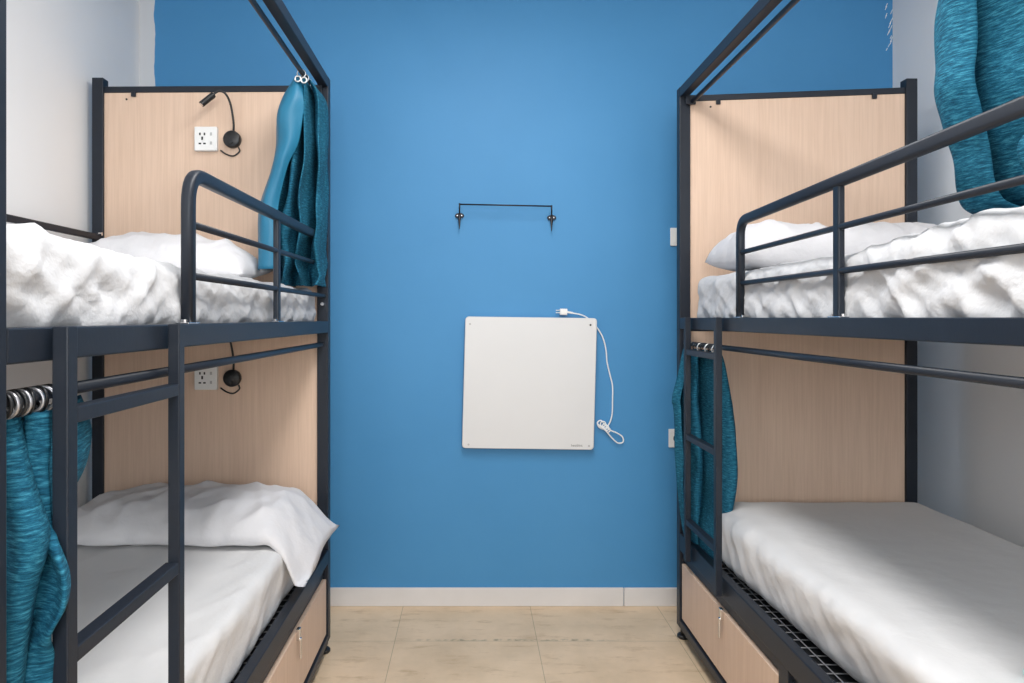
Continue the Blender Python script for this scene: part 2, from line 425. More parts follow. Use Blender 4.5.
    for z in (-0.134, -0.466, -0.80):
        obj('rung', b_(bmesh.new(), la+0.001, la+0.026, min(l0, l1)+0.0125, max(l0, l1)-0.0125, Zr(z)-0.011, Zr(z)+0.011, 0.002), 'frame', ld)
    # drawers under the lower deck
    y = yh0-0.012; span = (yh0-yf-PW)/2
    for k in range(2):
        y1 = y-k*span; y0 = y1-span+0.075
        d = obj('drawer', b_(b_(bmesh.new(), a0+0.006, a0+0.022, y0, y1, 0.118+db, dtop, 0.0015), a0+0.022, a0+0.6, y0+0.02, y1-0.02, 0.12, 0.28, 0.0), 'wood', root)
        ym = (y0+y1)/2-0.02
        bm = bmesh.new(); b_(bm, a0-0.006, a0+0.006, ym-0.010, ym+0.010, dtop-0.028, dtop+0.012, 0.002); b_(bm, a0-0.009, a0-0.004, ym-0.006, ym+0.006, dtop-0.09, dtop-0.02, 0.002)
        obj('latch', bm, 'chrome', d)
        obj('divider', b_(bmesh.new(), a0+0.004, a0+0.03, y0-0.07, y0-0.008, 0.108+db, 0.39+dl, 0.002), 'frame', root)
    # recessed bar behind the gap above the drawers
    obj('drawer_rail', b_(bmesh.new(), a0+0.018, a0+0.032, yf+PW, yh0, dtop+0.004, 0.39+dl, 0.002), 'frame', root)
    return root

M['wire'] = simple('grey_wire', (0.28, 0.28, 0.29), 0.4, 0.3)
bedL = make_bed(-1, 0.572, 1.522, 2.87, 2.885, 0.843, (0.985, 1.356),
    dict(y0=1.495, y1=2.87, ztop0=0.303, ztop1=0.313, w=0.025, posts=(1.495, 2.174), uprights=(2.174,), bars=((0.196, 0.209), (0.088, 0.088))),
    'black metal bunk bed on the left side, its ladder standing at the camera end', 0.305, -0.028, -0.031)
bedR = make_bed(1, 0.864, 1.790, 3.0, 2.895, 0.93, (2.487, 2.84),
    dict(y0=2.364, y1=0.975, ztop0=0.318, ztop1=0.341, w=0.024, posts=(2.364, 1.730), uprights=(1.730,), bars=((0.214, 0.222), (0.1135, 0.1115))),
    'black metal bunk bed on the right side, its ladder standing by the blue wall', 0.322, -0.002, -0.024)

# ------------------------------------------------------------------ bedding
def rbox(x0, x1, y0, y1, z0, z1, r, cell, fn):
    """rounded box with a fine grid, every vertex moved by fn(co, normal)"""
    bm = bmesh.new()
    dims = (x1-x0, y1-y0, z1-z0); o = Vector((x0, y0, z0))
    cache = {}
    def vert(i, j, k, n):
        key = (i, j, k)
        if key in cache: return cache[key]
        p = Vector((x0+dims[0]*i/n[0], y0+dims[1]*j/n[1], z0+dims[2]*k/n[2]))
        q = Vector((min(max(p.x, x0+r), x1-r), min(max(p.y, y0+r), y1-r), min(max(p.z, z0+min(r, dims[2]*.45)), z1-min(r, dims[2]*.45))))
        d = p-q
        if d.length > 1e-9:
            nn = d.normalized(); p2 = q+Vector((nn.x*r, nn.y*r, nn.z*min(r, dims[2]*.45)))
        else: nn = Vector((0, 0, 1)); p2 = p
        cache[key] = bm.verts.new(fn(p2, nn)); return cache[key]
    n = [max(2, int(round(d/cell))) for d in dims]
    for ax in range(3):
        u, v = [a for a in range(3) if a != ax]
        for side in (0, n[ax]):
            for i in range(n[u]):
                for j in range(n[v]):
                    idx = []
                    for di, dj in ((0, 0), (1, 0), (1, 1), (0, 1)):
                        t = [0, 0, 0]; t[ax] = side; t[u] = i+di; t[v] = j+dj; idx.append(vert(*t, n))
                    bm.faces.new(idx)
    return bm
def ns(p, s, o=0.0): return noise.noise(Vector((p.x*s[0]+o, p.y*s[1]+o*1.7, p.z*s[2]-o)))
def ridge(p, s, o=0.0): return 1-abs(ns(p, s, o))*2.2
def crease(p, s, o=0.0, k=3.2, e=1.4): return max(0.0, 1-abs(ns(p, s, o))*k)**e
def sst(a, b_, x):
    t = min(1, max(0, (x-a)/(b_-a))); return t*t*(3-2*t)

# upper left mattress: side face crumpled near the foot end
def f_ul(p, n):
    zr = p.z-H; q = p.copy()
    side = max(0, n.x)*0.7+(0.3 if n.x > 0.3 else 0)
    foot = 1-sst(1.15, 1.75, p.y)
    z = p.z-H
    A = Vector((p.x, p.y+1.3*z, z)); B = Vector((p.x, p.y-1.6*z, z)); C = Vector((p.x, p.y+3.5*z, z))
    d = 0.006*ns(p, (3, 5, 5), 1)+0.007*crease(A, (2, 5.0, 3), 4)+0.006*crease(B, (2, 4.5, 2), 6)
    d += foot*(0.012*crease(A, (3, 7, 5), 21, 2.6)+0.010*crease(B, (3, 8, 4), 25, 2.8)+0.012*ns(p, (3, 8, 8), 28)+0.006*crease(C, (3, 9, 6), 29))
    d += (1-foot)*0.006*crease(C, (2, 5, 3), 31)+0.0035*crease(A, (6, 15, 9), 61, 3.0)+0.003*crease(B, (6, 17, 8), 63, 3.0)
    d += 0.003*(1-sst(0.0, 0.05, z))*crease(p, (2, 9, 3), 33, 2.5)
    q += n*(d-0.008)*(0.4+0.6*side)
    if n.z > -0.2: q.z += (0.004*ridge(p, (6, 5, 1), 7))+0.014*(1-sst(0.9, 1.4, p.y))*max(0, n.z+0.2)
    return q
mu_l = obj('mattress', rbox(-1.48, -0.612, 0.90, 2.845, Zr(-0.037), Zr(0.112), 0.05, 0.010, f_ul), 'sheet_crisp_dim', smooth=True)
tag(mu_l, 'thick mattress in a crumpled white sheet on the top bunk of the left bed', 'mattress', 'mattresses in white sheets')

def f_ur(p, n):
    q = p.copy(); side = max(0, -n.x)
    foot = 1-sst(1.2, 1.9, p.y)
    z = p.z-H
    A = Vector((p.x, p.y+1.5*z, z)); B = Vector((p.x, p.y-1.4*z, z)); C = Vector((p.x, p.y-4*z, z))
    low = 1-sst(0.0, 0.09, z)
    d = 0.006*ns(p, (3, 4, 6), 41)+0.006*crease(A, (2, 5, 3), 44)+0.005*crease(B, (2, 5, 4), 46)+low*0.010*crease(B, (2, 9, 7), 48, 2.6)+low*0.006*ns(p, (3, 14, 10), 49)
    d += foot*(0.011*crease(A, (3, 8, 5), 51, 2.6)+0.010*crease(B, (3, 9, 5), 53, 2.8)+0.010*ns(p, (3, 8, 8), 55)+0.006*crease(C, (3, 7, 5), 57))+0.0035*crease(A, (6, 16, 9), 65, 3.0)+0.003*crease(B, (6, 18, 9), 67, 3.0)
    q += n*(d-0.008)*(0.35+0.65*side)
    if n.z > -0.2: q.z += 0.004*ridge(p, (6, 5, 1), 17)+(0.022*(1-sst(1.25, 1.75, p.y)))*max(0, n.z+0.2)
    return q
mu_r = obj('mattress', rbox(0.892, 1.745, 1.0, 2.885, Zr(-0.024), Zr(0.160), 0.045, 0.010, f_ur), 'sheet_crisp_dim', smooth=True)
tag(mu_r, 'thick mattress in a crumpled white sheet on the top bunk of the right bed', 'mattress', 'mattresses in white sheets')

def f_ll(p, n):
    q = p.copy(); side = max(0, n.x)
    d = 0.003*ridge(Vector((p.x, p.y+0.9*p.x, p.z)), (5, 3.5, 2), 21)+0.0025*crease(Vector((p.x, p.y-1.3*p.x, 0)), (7, 3, 2), 22)+0.002*ns(p, (9, 9, 9), 23)
    d += side*(0.006*ridge(Vector((p.x, p.y+0.5*p.z, p.z)), (2, 3, 3), 25)+0.006*crease(Vector((p.x, p.y-1.5*p.z, p.z)), (2, 7, 3), 26))
    q += n*(d-0.004)
    edge = sst(-0.80, -0.66, p.x)
    q.z += n.z*edge*0.006*crease(Vector((p.x, p.y-1.2*p.x, p.z)), (5, 4, 2), 27) if n.z > 0 else 0
    q.x += side*0.02*((p.z-0.38)/0.2-1.0)
    return q
ml_l = obj('mattress', rbox(-1.485, -0.608, 0.90, 2.84, 0.383, 0.586, 0.038, 0.016, f_ll), 'sheet', smooth=True)
tag(ml_l, 'mattress in a white sheet on the left bottom bunk, a pillow on it', 'mattress', 'mattresses in white sheets')

def f_lr(p, n):
    q = p.copy(); side = max(0, -n.x)
    d = 0.003*ridge(Vector((p.x, p.y-0.4*p.x, p.z)), (5, 2.5, 2), 31)
    hd = sst(2.3, 2.8, p.y)
    d += side*(0.006*ridge(Vector((p.x, p.y+0.5*p.z, p.z)), (2, 3, 2), 35)+(0.004+0.005*hd)*crease(Vector((p.x, p.y-1.0*p.z, p.z)), (2, 9, 2), 36)+0.004*crease(Vector((p.x, p.y+2.2*p.z, p.z)), (2, 6, 2), 38))
    q += n*(d-0.003)
    if n.z > 0: q.z += 0.003*(1-sst(0.98, 1.35, p.x))*crease(Vector((p.x, p.y-2.0*p.x, p.z)), (5, 5, 2), 37)
    q.x += side*(0.055*(1-sst(1.5, 2.6, p.y))*(1-(p.z-0.41)/0.2)-0.02)
    q.x += 0.035*sst(2.70, 2.87, p.y)*max(0, (1.1-p.x)/0.15)
    return q
ml_r = obj('mattress', rbox(0.950, 1.785, 0.99, 2.875, 0.41, 0.618, 0.05, 0.016, f_lr), 'sheet', smooth=True)
tag(ml_r, 'bare mattress in a white fitted sheet on the bottom bunk of the right bed', 'mattress', 'mattresses in white sheets')

def pillow(cx, cy, cz, L, W, Hh, fn=None, nu=70, nv=34, seed=0, tiltx=0.0, rz=0.0, eu=4.0, ev=2.6):
    """long pillow: L along x, W along y"""
    bm = bmesh.new(); top = {}; bot = {}
    for i in range(nu+1):
        for j in range(nv+1):
            u = -1+2*i/nu; v = -1+2*j/nv
            pr = ((1-abs(u)**eu)**0.6)*((1-abs(v)**ev)**0.6) if abs(u) < 1 and abs(v) < 1 else 0
            x = u*L/2*(1-0.03*(1-abs(v)**2)); y = v*W/2*(1-0.05*(1-abs(u)**3))
            for d, sgn in ((top, 1), (bot, -1)):
                if sgn < 0 and (i in (0, nu) or j in (0, nv)): d[i, j] = top[i, j]; continue
                p = Vector((x, y, 0)); h = Hh*pr*(0.72 if sgn > 0 else 0.28)
                wob = 0.07*Hh*crease(Vector((x, y-0.6*x, sgn)), (5, 6, 1), seed+2)*min(1, pr*1.5)+0.07*Hh*crease(Vector((x, y+1.1*x, sgn)), (6, 4, 1), seed+6)*min(1, pr*1.5)+0.08*Hh*ridge(Vector((x+seed, y, sgn)), (7, 5, 1), seed)*min(1, pr*1.5)+0.05*Hh*ns(Vector((x, y, sgn)), (18, 14, 1), seed+3)
                z = sgn*(h+(wob if sgn > 0 else 0))
                p.z = z+0.004*ns(Vector((x, y, 0)), (14, 14, 1), seed+9)
                p = Matrix.Rotation(rz, 3, 'Z') @ (Matrix.Rotation(tiltx, 3, 'X') @ p)
                p += Vector((cx, cy, cz+Hh*0.28))
                if fn: p = fn(p, u, v)
                d[i, j] = bm.verts.new(p)
    for i in range(nu):
        for j in range(nv):
            bm.faces.new((top[i, j], top[i+1, j], top[i+1, j+1], top[i, j+1]))
            bm.faces.new((bot[i, j], bot[i, j+1], bot[i+1, j+1], bot[i+1, j]))
    return bm
def pl_ll(p, u, v):
    # right end slumps over the edge of the mattress
    p.y += 0.035*ns(Vector((p.x, 0, 0)), (5, 1, 1), 3)*max(0, -v)+0.012*ns(Vector((p.x, p.y, 0)), (15, 3, 1), 5)
    e = sst(0.70, 1.0, u)
    p.z -= e*0.10+e*0.03*max(0, -v)
    p.x += e*0.02
    c = sst(0.80, 1.0, u)*sst(0.2, 1.0, -v)      # loose front corner of the case hangs down
    p.z -= c*0.05; p.x -= c*0.02; p.y -= c*0.0
    if u > 0.7: p.z = max(p.z, 0.478+0.03*sst(-0.9, 0.2, v)+0.006*ns(p, (20, 20, 1), 4))
    lo = 0.588 if p.x < -0.66 else 0.588-0.150*sst(-0.65, -0.60, p.x)
    if p.z < lo: p.z = lo
    return p
pl = obj('pillow', pillow(-0.985, 2.560, 0.588, 0.90, 0.49, 0.125, pl_ll, seed=3.1, tiltx=0.05, nu=90, nv=44), 'pillow', smooth=True)
tag(pl, 'long white pillow on the bottom bunk, one end slumping over the mattress edge', 'pillow', 'white pillows')
def lift(z0):
    def f(p, u, v):
        if p.z < z0: p.z = z0
        return p
    return f
pl = obj('pillow', pillow(-1.12, 2.62, Zr(0.115), 0.70, 0.40, 0.175, lift(Zr(0.122)), seed=7.7, tiltx=0.10, eu=2.6), 'pillow', smooth=True)
tag(pl, 'white pillow on the left top bunk under the reading lamp', 'pillow', 'white pillows')
pl = obj('pillow', pillow(1.325, 2.64, Zr(0.168), 0.82, 0.42, 0.155, lift(Zr(0.166)), seed=12.3, tiltx=0.05, eu=9, ev=4.5), 'pillow', smooth=True)
tag(pl, 'white pillow on the top bunk of the right bed, behind the guard rail', 'pillow', 'white pillows')

# folded mint cloth, only its corner reaches the frame
bm = rbox(1.10, 1.40, 1.17, 1.45, 0.615, 0.645, 0.014, 0.012, lambda p, n: p+n*0.003*ns(p, (20, 20, 20), 2))
tag(obj('towel', bm, 'mint', smooth=True), 'pale turquoise folded cloth on the bare bottom mattress, at the frame corner', 'towel')

# ------------------------------------------------------------------ curtains
def loft(levels, nu, nv, fuzz=0.004, seed=0.0, thick=0.003):
    """levels: [(z, [(x,y),...])] from top to bottom, same number of plan points in each"""
    rows = []
    LV = [[Vector((x, y, z)) for x, y in pts] for z, pts in levels]
    ncol = len(LV[0])
    cols = [cr([lv[k] for lv in LV], nv) for k in range(ncol)]
    nrow = len(cols[0])
    per = max(1, nu//(ncol-1))
    bm = bmesh.new(); uvl = bm.loops.layers.uv.new('UVMap'); G = []
    for r in range(nrow):
        line = cr([cols[k][r] for k in range(ncol)], per)
        row = []
        for i, p in enumerate(line):
            d = Vector((ns(p, (16, 16, 6), seed), ns(p, (16, 16, 6), seed+5), 0))*fuzz + Vector((0, ns(p, (9, 9, 3.0), seed+8), 0))*fuzz*2.5
            row.append(bm.verts.new(p+d))
        G.append(row)
    us = [0]
    mid = G[len(G)//2]
    for a, b_ in zip(mid, mid[1:]): us.append(us[-1]+(b_.co-a.co).length)
    vs = [G[0][0].co.z-g[0].co.z for g in G]
    for r in range(nrow-1):
        for i in range(len(us)-1):
            f = bm.faces.new((G[r][i], G[r][i+1], G[r+1][i+1], G[r+1][i]))
            for lp, (a, b_) in zip(f.loops, ((i, r), (i+1, r), (i+1, r+1), (i, r+1))): lp[uvl].uv = (us[a], vs[b_])
    return bm
def cloth(name, bm, mat, parent=None):
    o = obj(name, bm, mat, parent, True)
    md = o.modifiers.new('thickness', 'SOLIDIFY'); md.thickness = 0.003; md.offset = 0
    return o
def rings(parent, a, z, ys, mat='ring', R=0.016, r=0.0022, tilts=None, sz=0):
    for i, y in enumerate(ys):
        bm = bmesh.new(); ring(bm, (a, y, z-R+0.010), R, r, 'Y', tilt=(tilts[i] if tilts else 0.0)+0.0)
        obj('curtain_ring', bm, mat if isinstance(mat, str) else mat[i % len(mat)], parent, True)

def zig(x0, x1, yn, yf, n, ph=0, jit=0.0, seed=1):
    """zigzag plan of a gathered curtain between x0 and x1"""
    random.seed(seed); out = []
    for i in range(n):
        t = i/(n-1); y = yn if (i+ph) % 2 else yf
        out.append((x0+(x1-x0)*t+random.uniform(-jit, jit), y+random.uniform(-jit, jit)*2))
    return out

# A: top bunk, left bed, gathered at the head
rt = empty('curtain', (-0.62, 2.74, Zr(0.12)), 'teal curtain gathered at the blue wall end of the left top bunk', 'curtain', 'teal privacy curtains')
def aplan(x0, x1, seed, amp=1.0, yo=0.0):
    base = [(0, .80), (.05, .66), (.17, .70), (.24, .80), (.33, .665), (.38, .62), (.47, .74), (.56, .76), (.62, .64), (.74, .66), (.82, .79), (.90, .66), (1.0, .76)]
    random.seed(seed); x0 += 0.024
    return [(x0+(x1-x0)*min(1, max(0, t+random.uniform(-.03, .03)*amp)), 2.0+y+yo+random.uniform(-.015, .015)*amp) for t, y in base]
lev = [(Zr(0.872), aplan(-0.612, -0.670, 1)), (Zr(0.82), aplan(-0.588, -0.680, 2)), (Zr(0.70), aplan(-0.580, -0.690, 3)), (Zr(0.58), aplan(-0.578, -0.705, 4)),
       (Zr(0.46), aplan(-0.584, -0.725, 5)), (Zr(0.36), aplan(-0.580, -0.745, 6, 1.4)), (Zr(0.27), aplan(-0.584, -0.755, 7, 1.8)), (Zr(0.20), aplan(-0.590, -0.76, 8, 2.4, -0.01)),
       (Zr(0.155), aplan(-0.585, -0.75, 9, 3.0, -0.03)), (Zr(0.119), aplan(-0.585, -0.75, 10, 3.0, -0.01))]
cloth('curtain_cloth', loft(lev, 120, 8, 0.010, 1.0), 'tweed', rt)
lev = [(Zr(0.875), [(-0.625, 2.640), (-0.635, 2.625), (-0.65, 2.64), (-0.662, 2.68)]),
       (Zr(0.80), [(-0.605, 2.615), (-0.64, 2.59), (-0.68, 2.61), (-0.705, 2.69)]),
       (Zr(0.73), [(-0.612, 2.61), (-0.66, 2.58), (-0.70, 2.60), (-0.725, 2.69)]),
       (Zr(0.64), [(-0.628, 2.61), (-0.66, 2.58), (-0.70, 2.61), (-0.728, 2.69)]),
       (Zr(0.55), [(-0.665, 2.60), (-0.685, 2.58), (-0.715, 2.60), (-0.748, 2.69)]),
       (Zr(0.40), [(-0.700, 2.61), (-0.725, 2.59), (-0.755, 2.60), (-0.790, 2.68)]),
       (Zr(0.28), [(-0.700, 2.60), (-0.730, 2.58), (-0.765, 2.60), (-0.795, 2.68)]),
       (Zr(0.175), [(-0.69, 2.60), (-0.730, 2.57), (-0.765, 2.59), (-0.788, 2.68)])]
cloth('curtain_lining', loft(lev, 40, 8, 0.004, 2.0), 'lining', rt)
rings(rt, -0.620, Zr(0.893), (2.62, 2.67, 2.72, 2.76, 2.80), R=0.015)
for dx, dz in ((0.012, -0.035), (-0.01, -0.03)):
    bm = bmesh.new(); ring(bm, (-0.618+dx, 2.60, Zr(0.893)+dz), 0.010, 0.003, 'Y'); obj('eyelet', bm, 'ring', rt, True)

# B: top bunk, right bed, hanging near the camera
rt = empty('curtain', (0.98, 1.3, Zr(0.2)), 'teal curtain bundled behind the guard rail of the right top bunk', 'curtain', 'teal privacy curtains')
def bplan(xl, k=1.0, yo=0.0):
    pts = [(xl+0.05, 1.46), (xl, 1.38), (xl+0.030*k, 1.315), (xl+0.062*k, 1.42), (xl+0.080*k, 1.29), (xl+0.115*k, 1.25), (xl+0.150*k, 1.33), (xl+0.17*k, 1.19), (xl+0.23*k, 1.14)]
    return [(x, y+yo) for x, y in pts]
lev = [(Zr(0.868), [(0.88, 1.52), (0.918, 1.46), (0.90, 1.40), (0.935, 1.35), (0.90, 1.30), (0.935, 1.25), (0.90, 1.20), (0.935, 1.15), (0.905, 1.10)]),
       (Zr(0.70), bplan(0.900, 0.6)), (Zr(0.58), bplan(0.902, 0.8)), (Zr(0.50), bplan(0.899, 0.95)), (Zr(0.44), bplan(0.893, 1.0)),
       (Zr(0.38), bplan(0.908, 0.95)), (Zr(0.31), bplan(0.930, 0.9)), (Zr(0.25), bplan(0.940, 0.9)), (Zr(0.215), bplan(0.955, 0.9)), (Zr(0.196), bplan(0.995, 0.8))]
cloth('curtain_cloth', loft(lev, 96, 8, 0.008, 4.0), 'tweed', rt)
# rolled hem that turns up at the bottom
lev = [(Zr(0.36), [(1.02, 1.19), (1.005, 1.165), (0.985, 1.20)]), (Zr(0.31), [(0.985, 1.21), (0.965, 1.18), (0.945, 1.235)]),
       (Zr(0.27), [(0.990, 1.21), (0.970, 1.17), (0.945, 1.24)]), (Zr(0.235), [(1.03, 1.17), (1.0, 1.14), (0.965, 1.23)]), (Zr(0.205), [(1.08, 1.16), (1.04, 1.14), (1.0, 1.23)])]
cloth('curtain_fold', loft(lev, 24, 8, 0.004, 6.0), 'tweed', rt)
rings(rt, 0.916, Zr(0.893), (1.10, 1.2, 1.3, 1.4, 1.5), R=0.015)

# C: bottom bunk, right bed, gathered behind the ladder
rt = empty('curtain', (0.90, 2.85, 0.45), 'dark teal curtain behind the ladder of the right bed, bottom bunk', 'curtain', 'teal privacy curtains')
def cplan(xl, xr, seed=9, y=2.84):
    xl += 0.008; xr += 0.008
    return [(xl+(xr+0.03-xl)*t, y+dy) for t, dy in ((0, 0.09), (0.09, 0.05), (0.18, 0.12), (0.32, 0.02), (0.46, 0.03), (0.56, 0.10), (0.70, -0.10), (0.88, -0.12), (1.0, -0.02))]
lev = [(Zr(-0.125), cplan(0.852, 0.900)), (Zr(-0.17), cplan(0.838, 0.925)), (Zr(-0.25), cplan(0.822, 0.950)), (Zr(-0.33), cplan(0.806, 0.965)),
       (Zr(-0.36), cplan(0.810, 0.968)), (Zr(-0.44), cplan(0.816, 0.980)), (Zr(-0.55), cplan(0.820, 0.985)), (Zr(-0.66), cplan(0.822, 0.972)), (Zr(-0.76), cplan(0.832, 0.945)),
       (Zr(-0.84), cplan(0.842, 0.915)), (Zr(-0.92), cplan(0.862, 0.895))]
cloth('curtain_cloth', loft(lev, 80, 7, 0.008, 7.0), 'tweed', rt)
rings(rt, 0.889, Zr(-0.107), (2.62, 2.66, 2.70, 2.75, 2.79, 2.84, 2.90), ('ring', 'black'), R=0.018)

# D: bottom bunk, left bed, beside the foot post
rt = empty('curtain', (-0.62, 0.97, 0.3), 'bright teal curtain on black rings beside the ladder of the left bottom bunk', 'curtain', 'teal privacy curtains')
def dplan(c, xr, deep, dx=0.0):
    if deep < 1.16: deep -= 0.03
    # c = crest of the front fold, xr = outermost fold, then the cloth runs back behind the ladder upright
    return [(-0.70, 0.955), (-0.665, 0.925), (-0.640, 0.950), (c-0.020, 0.922), (c, 0.935), (c-0.014, 0.972), (xr-0.022, 0.962), (xr, 0.975 if xr < -0.56 else 0.950), (xr-0.035, 1.010), (-0.62, 1.06), (-0.618, min(1.12, deep-0.075)), (-0.637+dx, deep-0.04), (-0.650, deep)]
lev = [(Zr(-0.127), dplan(-0.600, -0.575, 1.19)), (Zr(-0.172), dplan(-0.590, -0.573, 1.225)), (Zr(-0.20), dplan(-0.583, -0.575, 1.235)), (Zr(-0.24), dplan(-0.572, -0.573, 1.22)), (Zr(-0.28), dplan(-0.560, -0.570, 1.17)),
       (Zr(-0.315), dplan(-0.560, -0.545, 1.13)), (Zr(-0.345), dplan(-0.566, -0.535, 1.12)), (Zr(-0.38), dplan(-0.572, -0.536, 1.12)), (Zr(-0.42), dplan(-0.578, -0.556, 1.12)),
       (Zr(-0.46), dplan(-0.582, -0.566, 1.12)), (Zr(-0.53), dplan(-0.585, -0.568, 1.12)), (Zr(-0.65), dplan(-0.585, -0.570, 1.12)), (Zr(-0.85), dplan(-0.585, -0.570, 1.12))]
cloth('curtain_cloth', loft(lev, 110, 6, 0.005, 11.0), 'tweed', rt)
random.seed(3)
ys = [0.915+0.0085*i for i in range(13)]
rings(rt, -0.597, Zr(-0.105), ys, ('black', 'ring_dull', 'black'), R=0.0165, r=0.0026, tilts=[random.uniform(-0.5, 0.3) for _ in ys])

# ------------------------------------------------------------------ things on the walls and headboards
def plate(name, c, w, h, d, parent=None):
    bm = bmesh.new(); bx(bm, c[0]-w/2, c[0]+w/2, c[1]-d, c[1], c[2]-h/2, c[2]+h/2, 0.003); return bm
def socket_lamp(zd, yfr, label_s, label_l):
    """universal socket and gooseneck reading lamp; zd = height (rel.) of the lamp disc"""
    k = yfr/F
    off = VY-(zd-H)*F/yfr-140
    def P(px, py, y=None):
        y = yfr if y is None else y
        return Vector(((px+1.5-VX)*y/F, y, H+(VY-py-off)*y/F))
    c = P(206, 139.5)
    t = empty('power_socket', (c.x, yfr, c.z-0.045), label_s, 'power socket', 'white power sockets on the headboard')
    bp = obj('socket_plate', plate('p', (c.x, yfr, c.z), 0.090, 0.096, 0.022), 'white_plastic', t)
    yy = yfr-0.0225
    for dx, dz, w, h in ((-0.022, 0.018, .006, .010), (-0.004, 0.018, .006, .010), (-0.013, 0.001, .007, .013), (-0.022, -0.02, .010, .006), (-0.004, -0.02, .010, .006)):
        obj('socket_hole', bx(bmesh.new(), c.x+dx-w/2, c.x+dx+w/2, yy-0.0005, yy+0.001, c.z+dz-h/2, c.z+dz+h/2), 'hole', t)
    for dz in (0.018, -0.018):
        obj('usb_port', bx(bmesh.new(), c.x+0.018, c.x+0.026, yy-0.0005, yy+0.001, c.z+dz-0.006, c.z+dz+0.006), 'grey_mark', t)
    d = P(232, 140)
    t = empty('reading_lamp', (d.x, yfr, d.z-0.035), label_l, 'reading lamp', 'black gooseneck reading lamps')
    bm = bmesh.new(); disc(bm, (d.x, yfr-0.014, d.z), 0.034, 0.028, 32, 'Y', 0.004); obj('lamp_base', bm, 'black', t, True)
    bm = bmesh.new(); disc(bm, (d.x, yfr-0.030, d.z-0.016), 0.006, 0.005, 12, 'Y', 0.001); obj('switch', bm, 'black', t)
    bm = bmesh.new()
    tube(bm, cr([P(232, 132, yfr-0.012), P(232, 122, yfr-0.02), P(229, 104, yfr-0.035), P(224, 93.5, yfr-0.05), P(217.5, 90.8, yfr-0.06), P(211, 94.5, yfr-0.07)], 8), 0.0042)
    obj('gooseneck', bm, 'black', t, True)
    a = P(212.5, 94, yfr-0.068); b_ = P(200, 104, yfr-0.095); dr = (b_-a).normalized()
    bm = bmesh.new()
    sweep(bm, [a, a+dr*0.004], section(0.014, 0.014, None)); sweep(bm, [a+dr*0.003, a+dr*0.010, b_-dr*0.003, b_], section(0.024, 0.024, None))
    hd = obj('lamp_head', bm, 'black', t, False)
    bm = bmesh.new(); sweep(bm, [b_, b_+dr*0.0012], section(0.016, 0.016, None)); obj('lens', bm, 'chrome', hd)
    bm = bmesh.new(); tube(bm, cr([P(237, 147, yfr-0.008), P(238, 151, yfr-0.008), P(232, 155.5, yfr-0.007), P(225, 154, yfr-0.006), P(219, 150, yfr-0.006)], 6), 0.0030); obj('lamp_cord', bm, 'black', t, True)
socket_lamp(Zr(0.712), 2.890, 'white power socket on the left headboard, upper one above the top bunk pillow', 'black gooseneck reading lamp over the left top bunk')
socket_lamp(Zr(-0.240), 2.890, 'white power socket on the left headboard, lower one under the top bunk', 'black gooseneck reading lamp over the left bottom bunk, mostly behind rails')

# wall heater: white square panel, slightly askew
KW = 3.32/F
def WP(px, py, y): k = y/F; return Vector(((px-VX)*k, y, Zr((VY-py)*k)))
hc = WP(529.9, 383.6, 3.30)
ht = empty('wall_heater', (hc.x, YB, hc.z-0.3), 'square white panel heater hung on the blue wall, its cable tied up', 'heater')
bm = bmesh.new(); t_ = bmesh.new()
hs = 0.3035
sec = section(2*hs, 2*hs, 0.016, 6)
for yy, sc in ((YB-0.020, 0.992), (YB-0.022, 1.0), (YB-0.042, 1.0), (YB-0.045, 0.993)): pass
rr = []
for yy, sc in ((3.345, 0.985), (3.343, 1.0), (3.322, 1.0), (3.319, 0.992)):
    row = []
    for x, z in sec:
        p = Vector((x*sc, 0, z*sc)); p.x += 0.004*(z/hs); p = Matrix.Rotation(math.radians(0.75), 3, 'Y') @ p
        row.append(bm.verts.new((hc.x+p.x, yy, hc.z+p.z)))
    rr.append(row)
for a, b_ in zip(rr, rr[1:]):
    for i in range(len(sec)): bm.faces.new((a[i], a[(i+1) % len(sec)], b_[(i+1) % len(sec)], b_[i]))
bm.faces.new(rr[0]); bm.faces.new(rr[-1])
panel = obj('heater_panel', bm, 'heater', ht)
for px, py, mt in ((470, 324, 'grey_mark'), (590.5, 325, 'hole'), (468.5, 444.5, 'grey_mark'), (589, 446, 'grey_mark')):
    bm = bmesh.new(); p = WP(px, py, 3.3185); disc(bm, p, 0.0045, 0.003, 12); obj('panel_screw', bm, mt, panel)
for px, py in ((480, 330), (580, 330), (480, 440), (580, 440)):
    bm = bmesh.new(); p = WP(px, py, 3.352); disc(bm, p, 0.012, 0.016, 12); obj('standoff', bm, 'white_plastic', ht)
cu = bpy.data.curves.new('heater_text', 'FONT'); cu.body = 'heatbloc'; cu.size = 0.0155; cu.space_character = 1.0; cu.extrude = 0.0002
lo = bpy.data.objects.new('heater_lettering', cu); COL.objects.link(lo)
cu.materials.append(M['grey_print']); lo.rotation_euler = (PI/2, 0, 0); p = WP(571, 446.5, 3.3183)
bpy.context.view_layer.update()
me = bpy.data.meshes.new_from_object(lo); bpy.data.objects.remove(lo); bpy.data.curves.remove(cu)
lo = bpy.data.objects.new('lettering', me); COL.objects.link(lo); lo.parent = panel; lo.rotation_euler = (PI/2, 0, 0); lo.location = p-origin_of(panel)
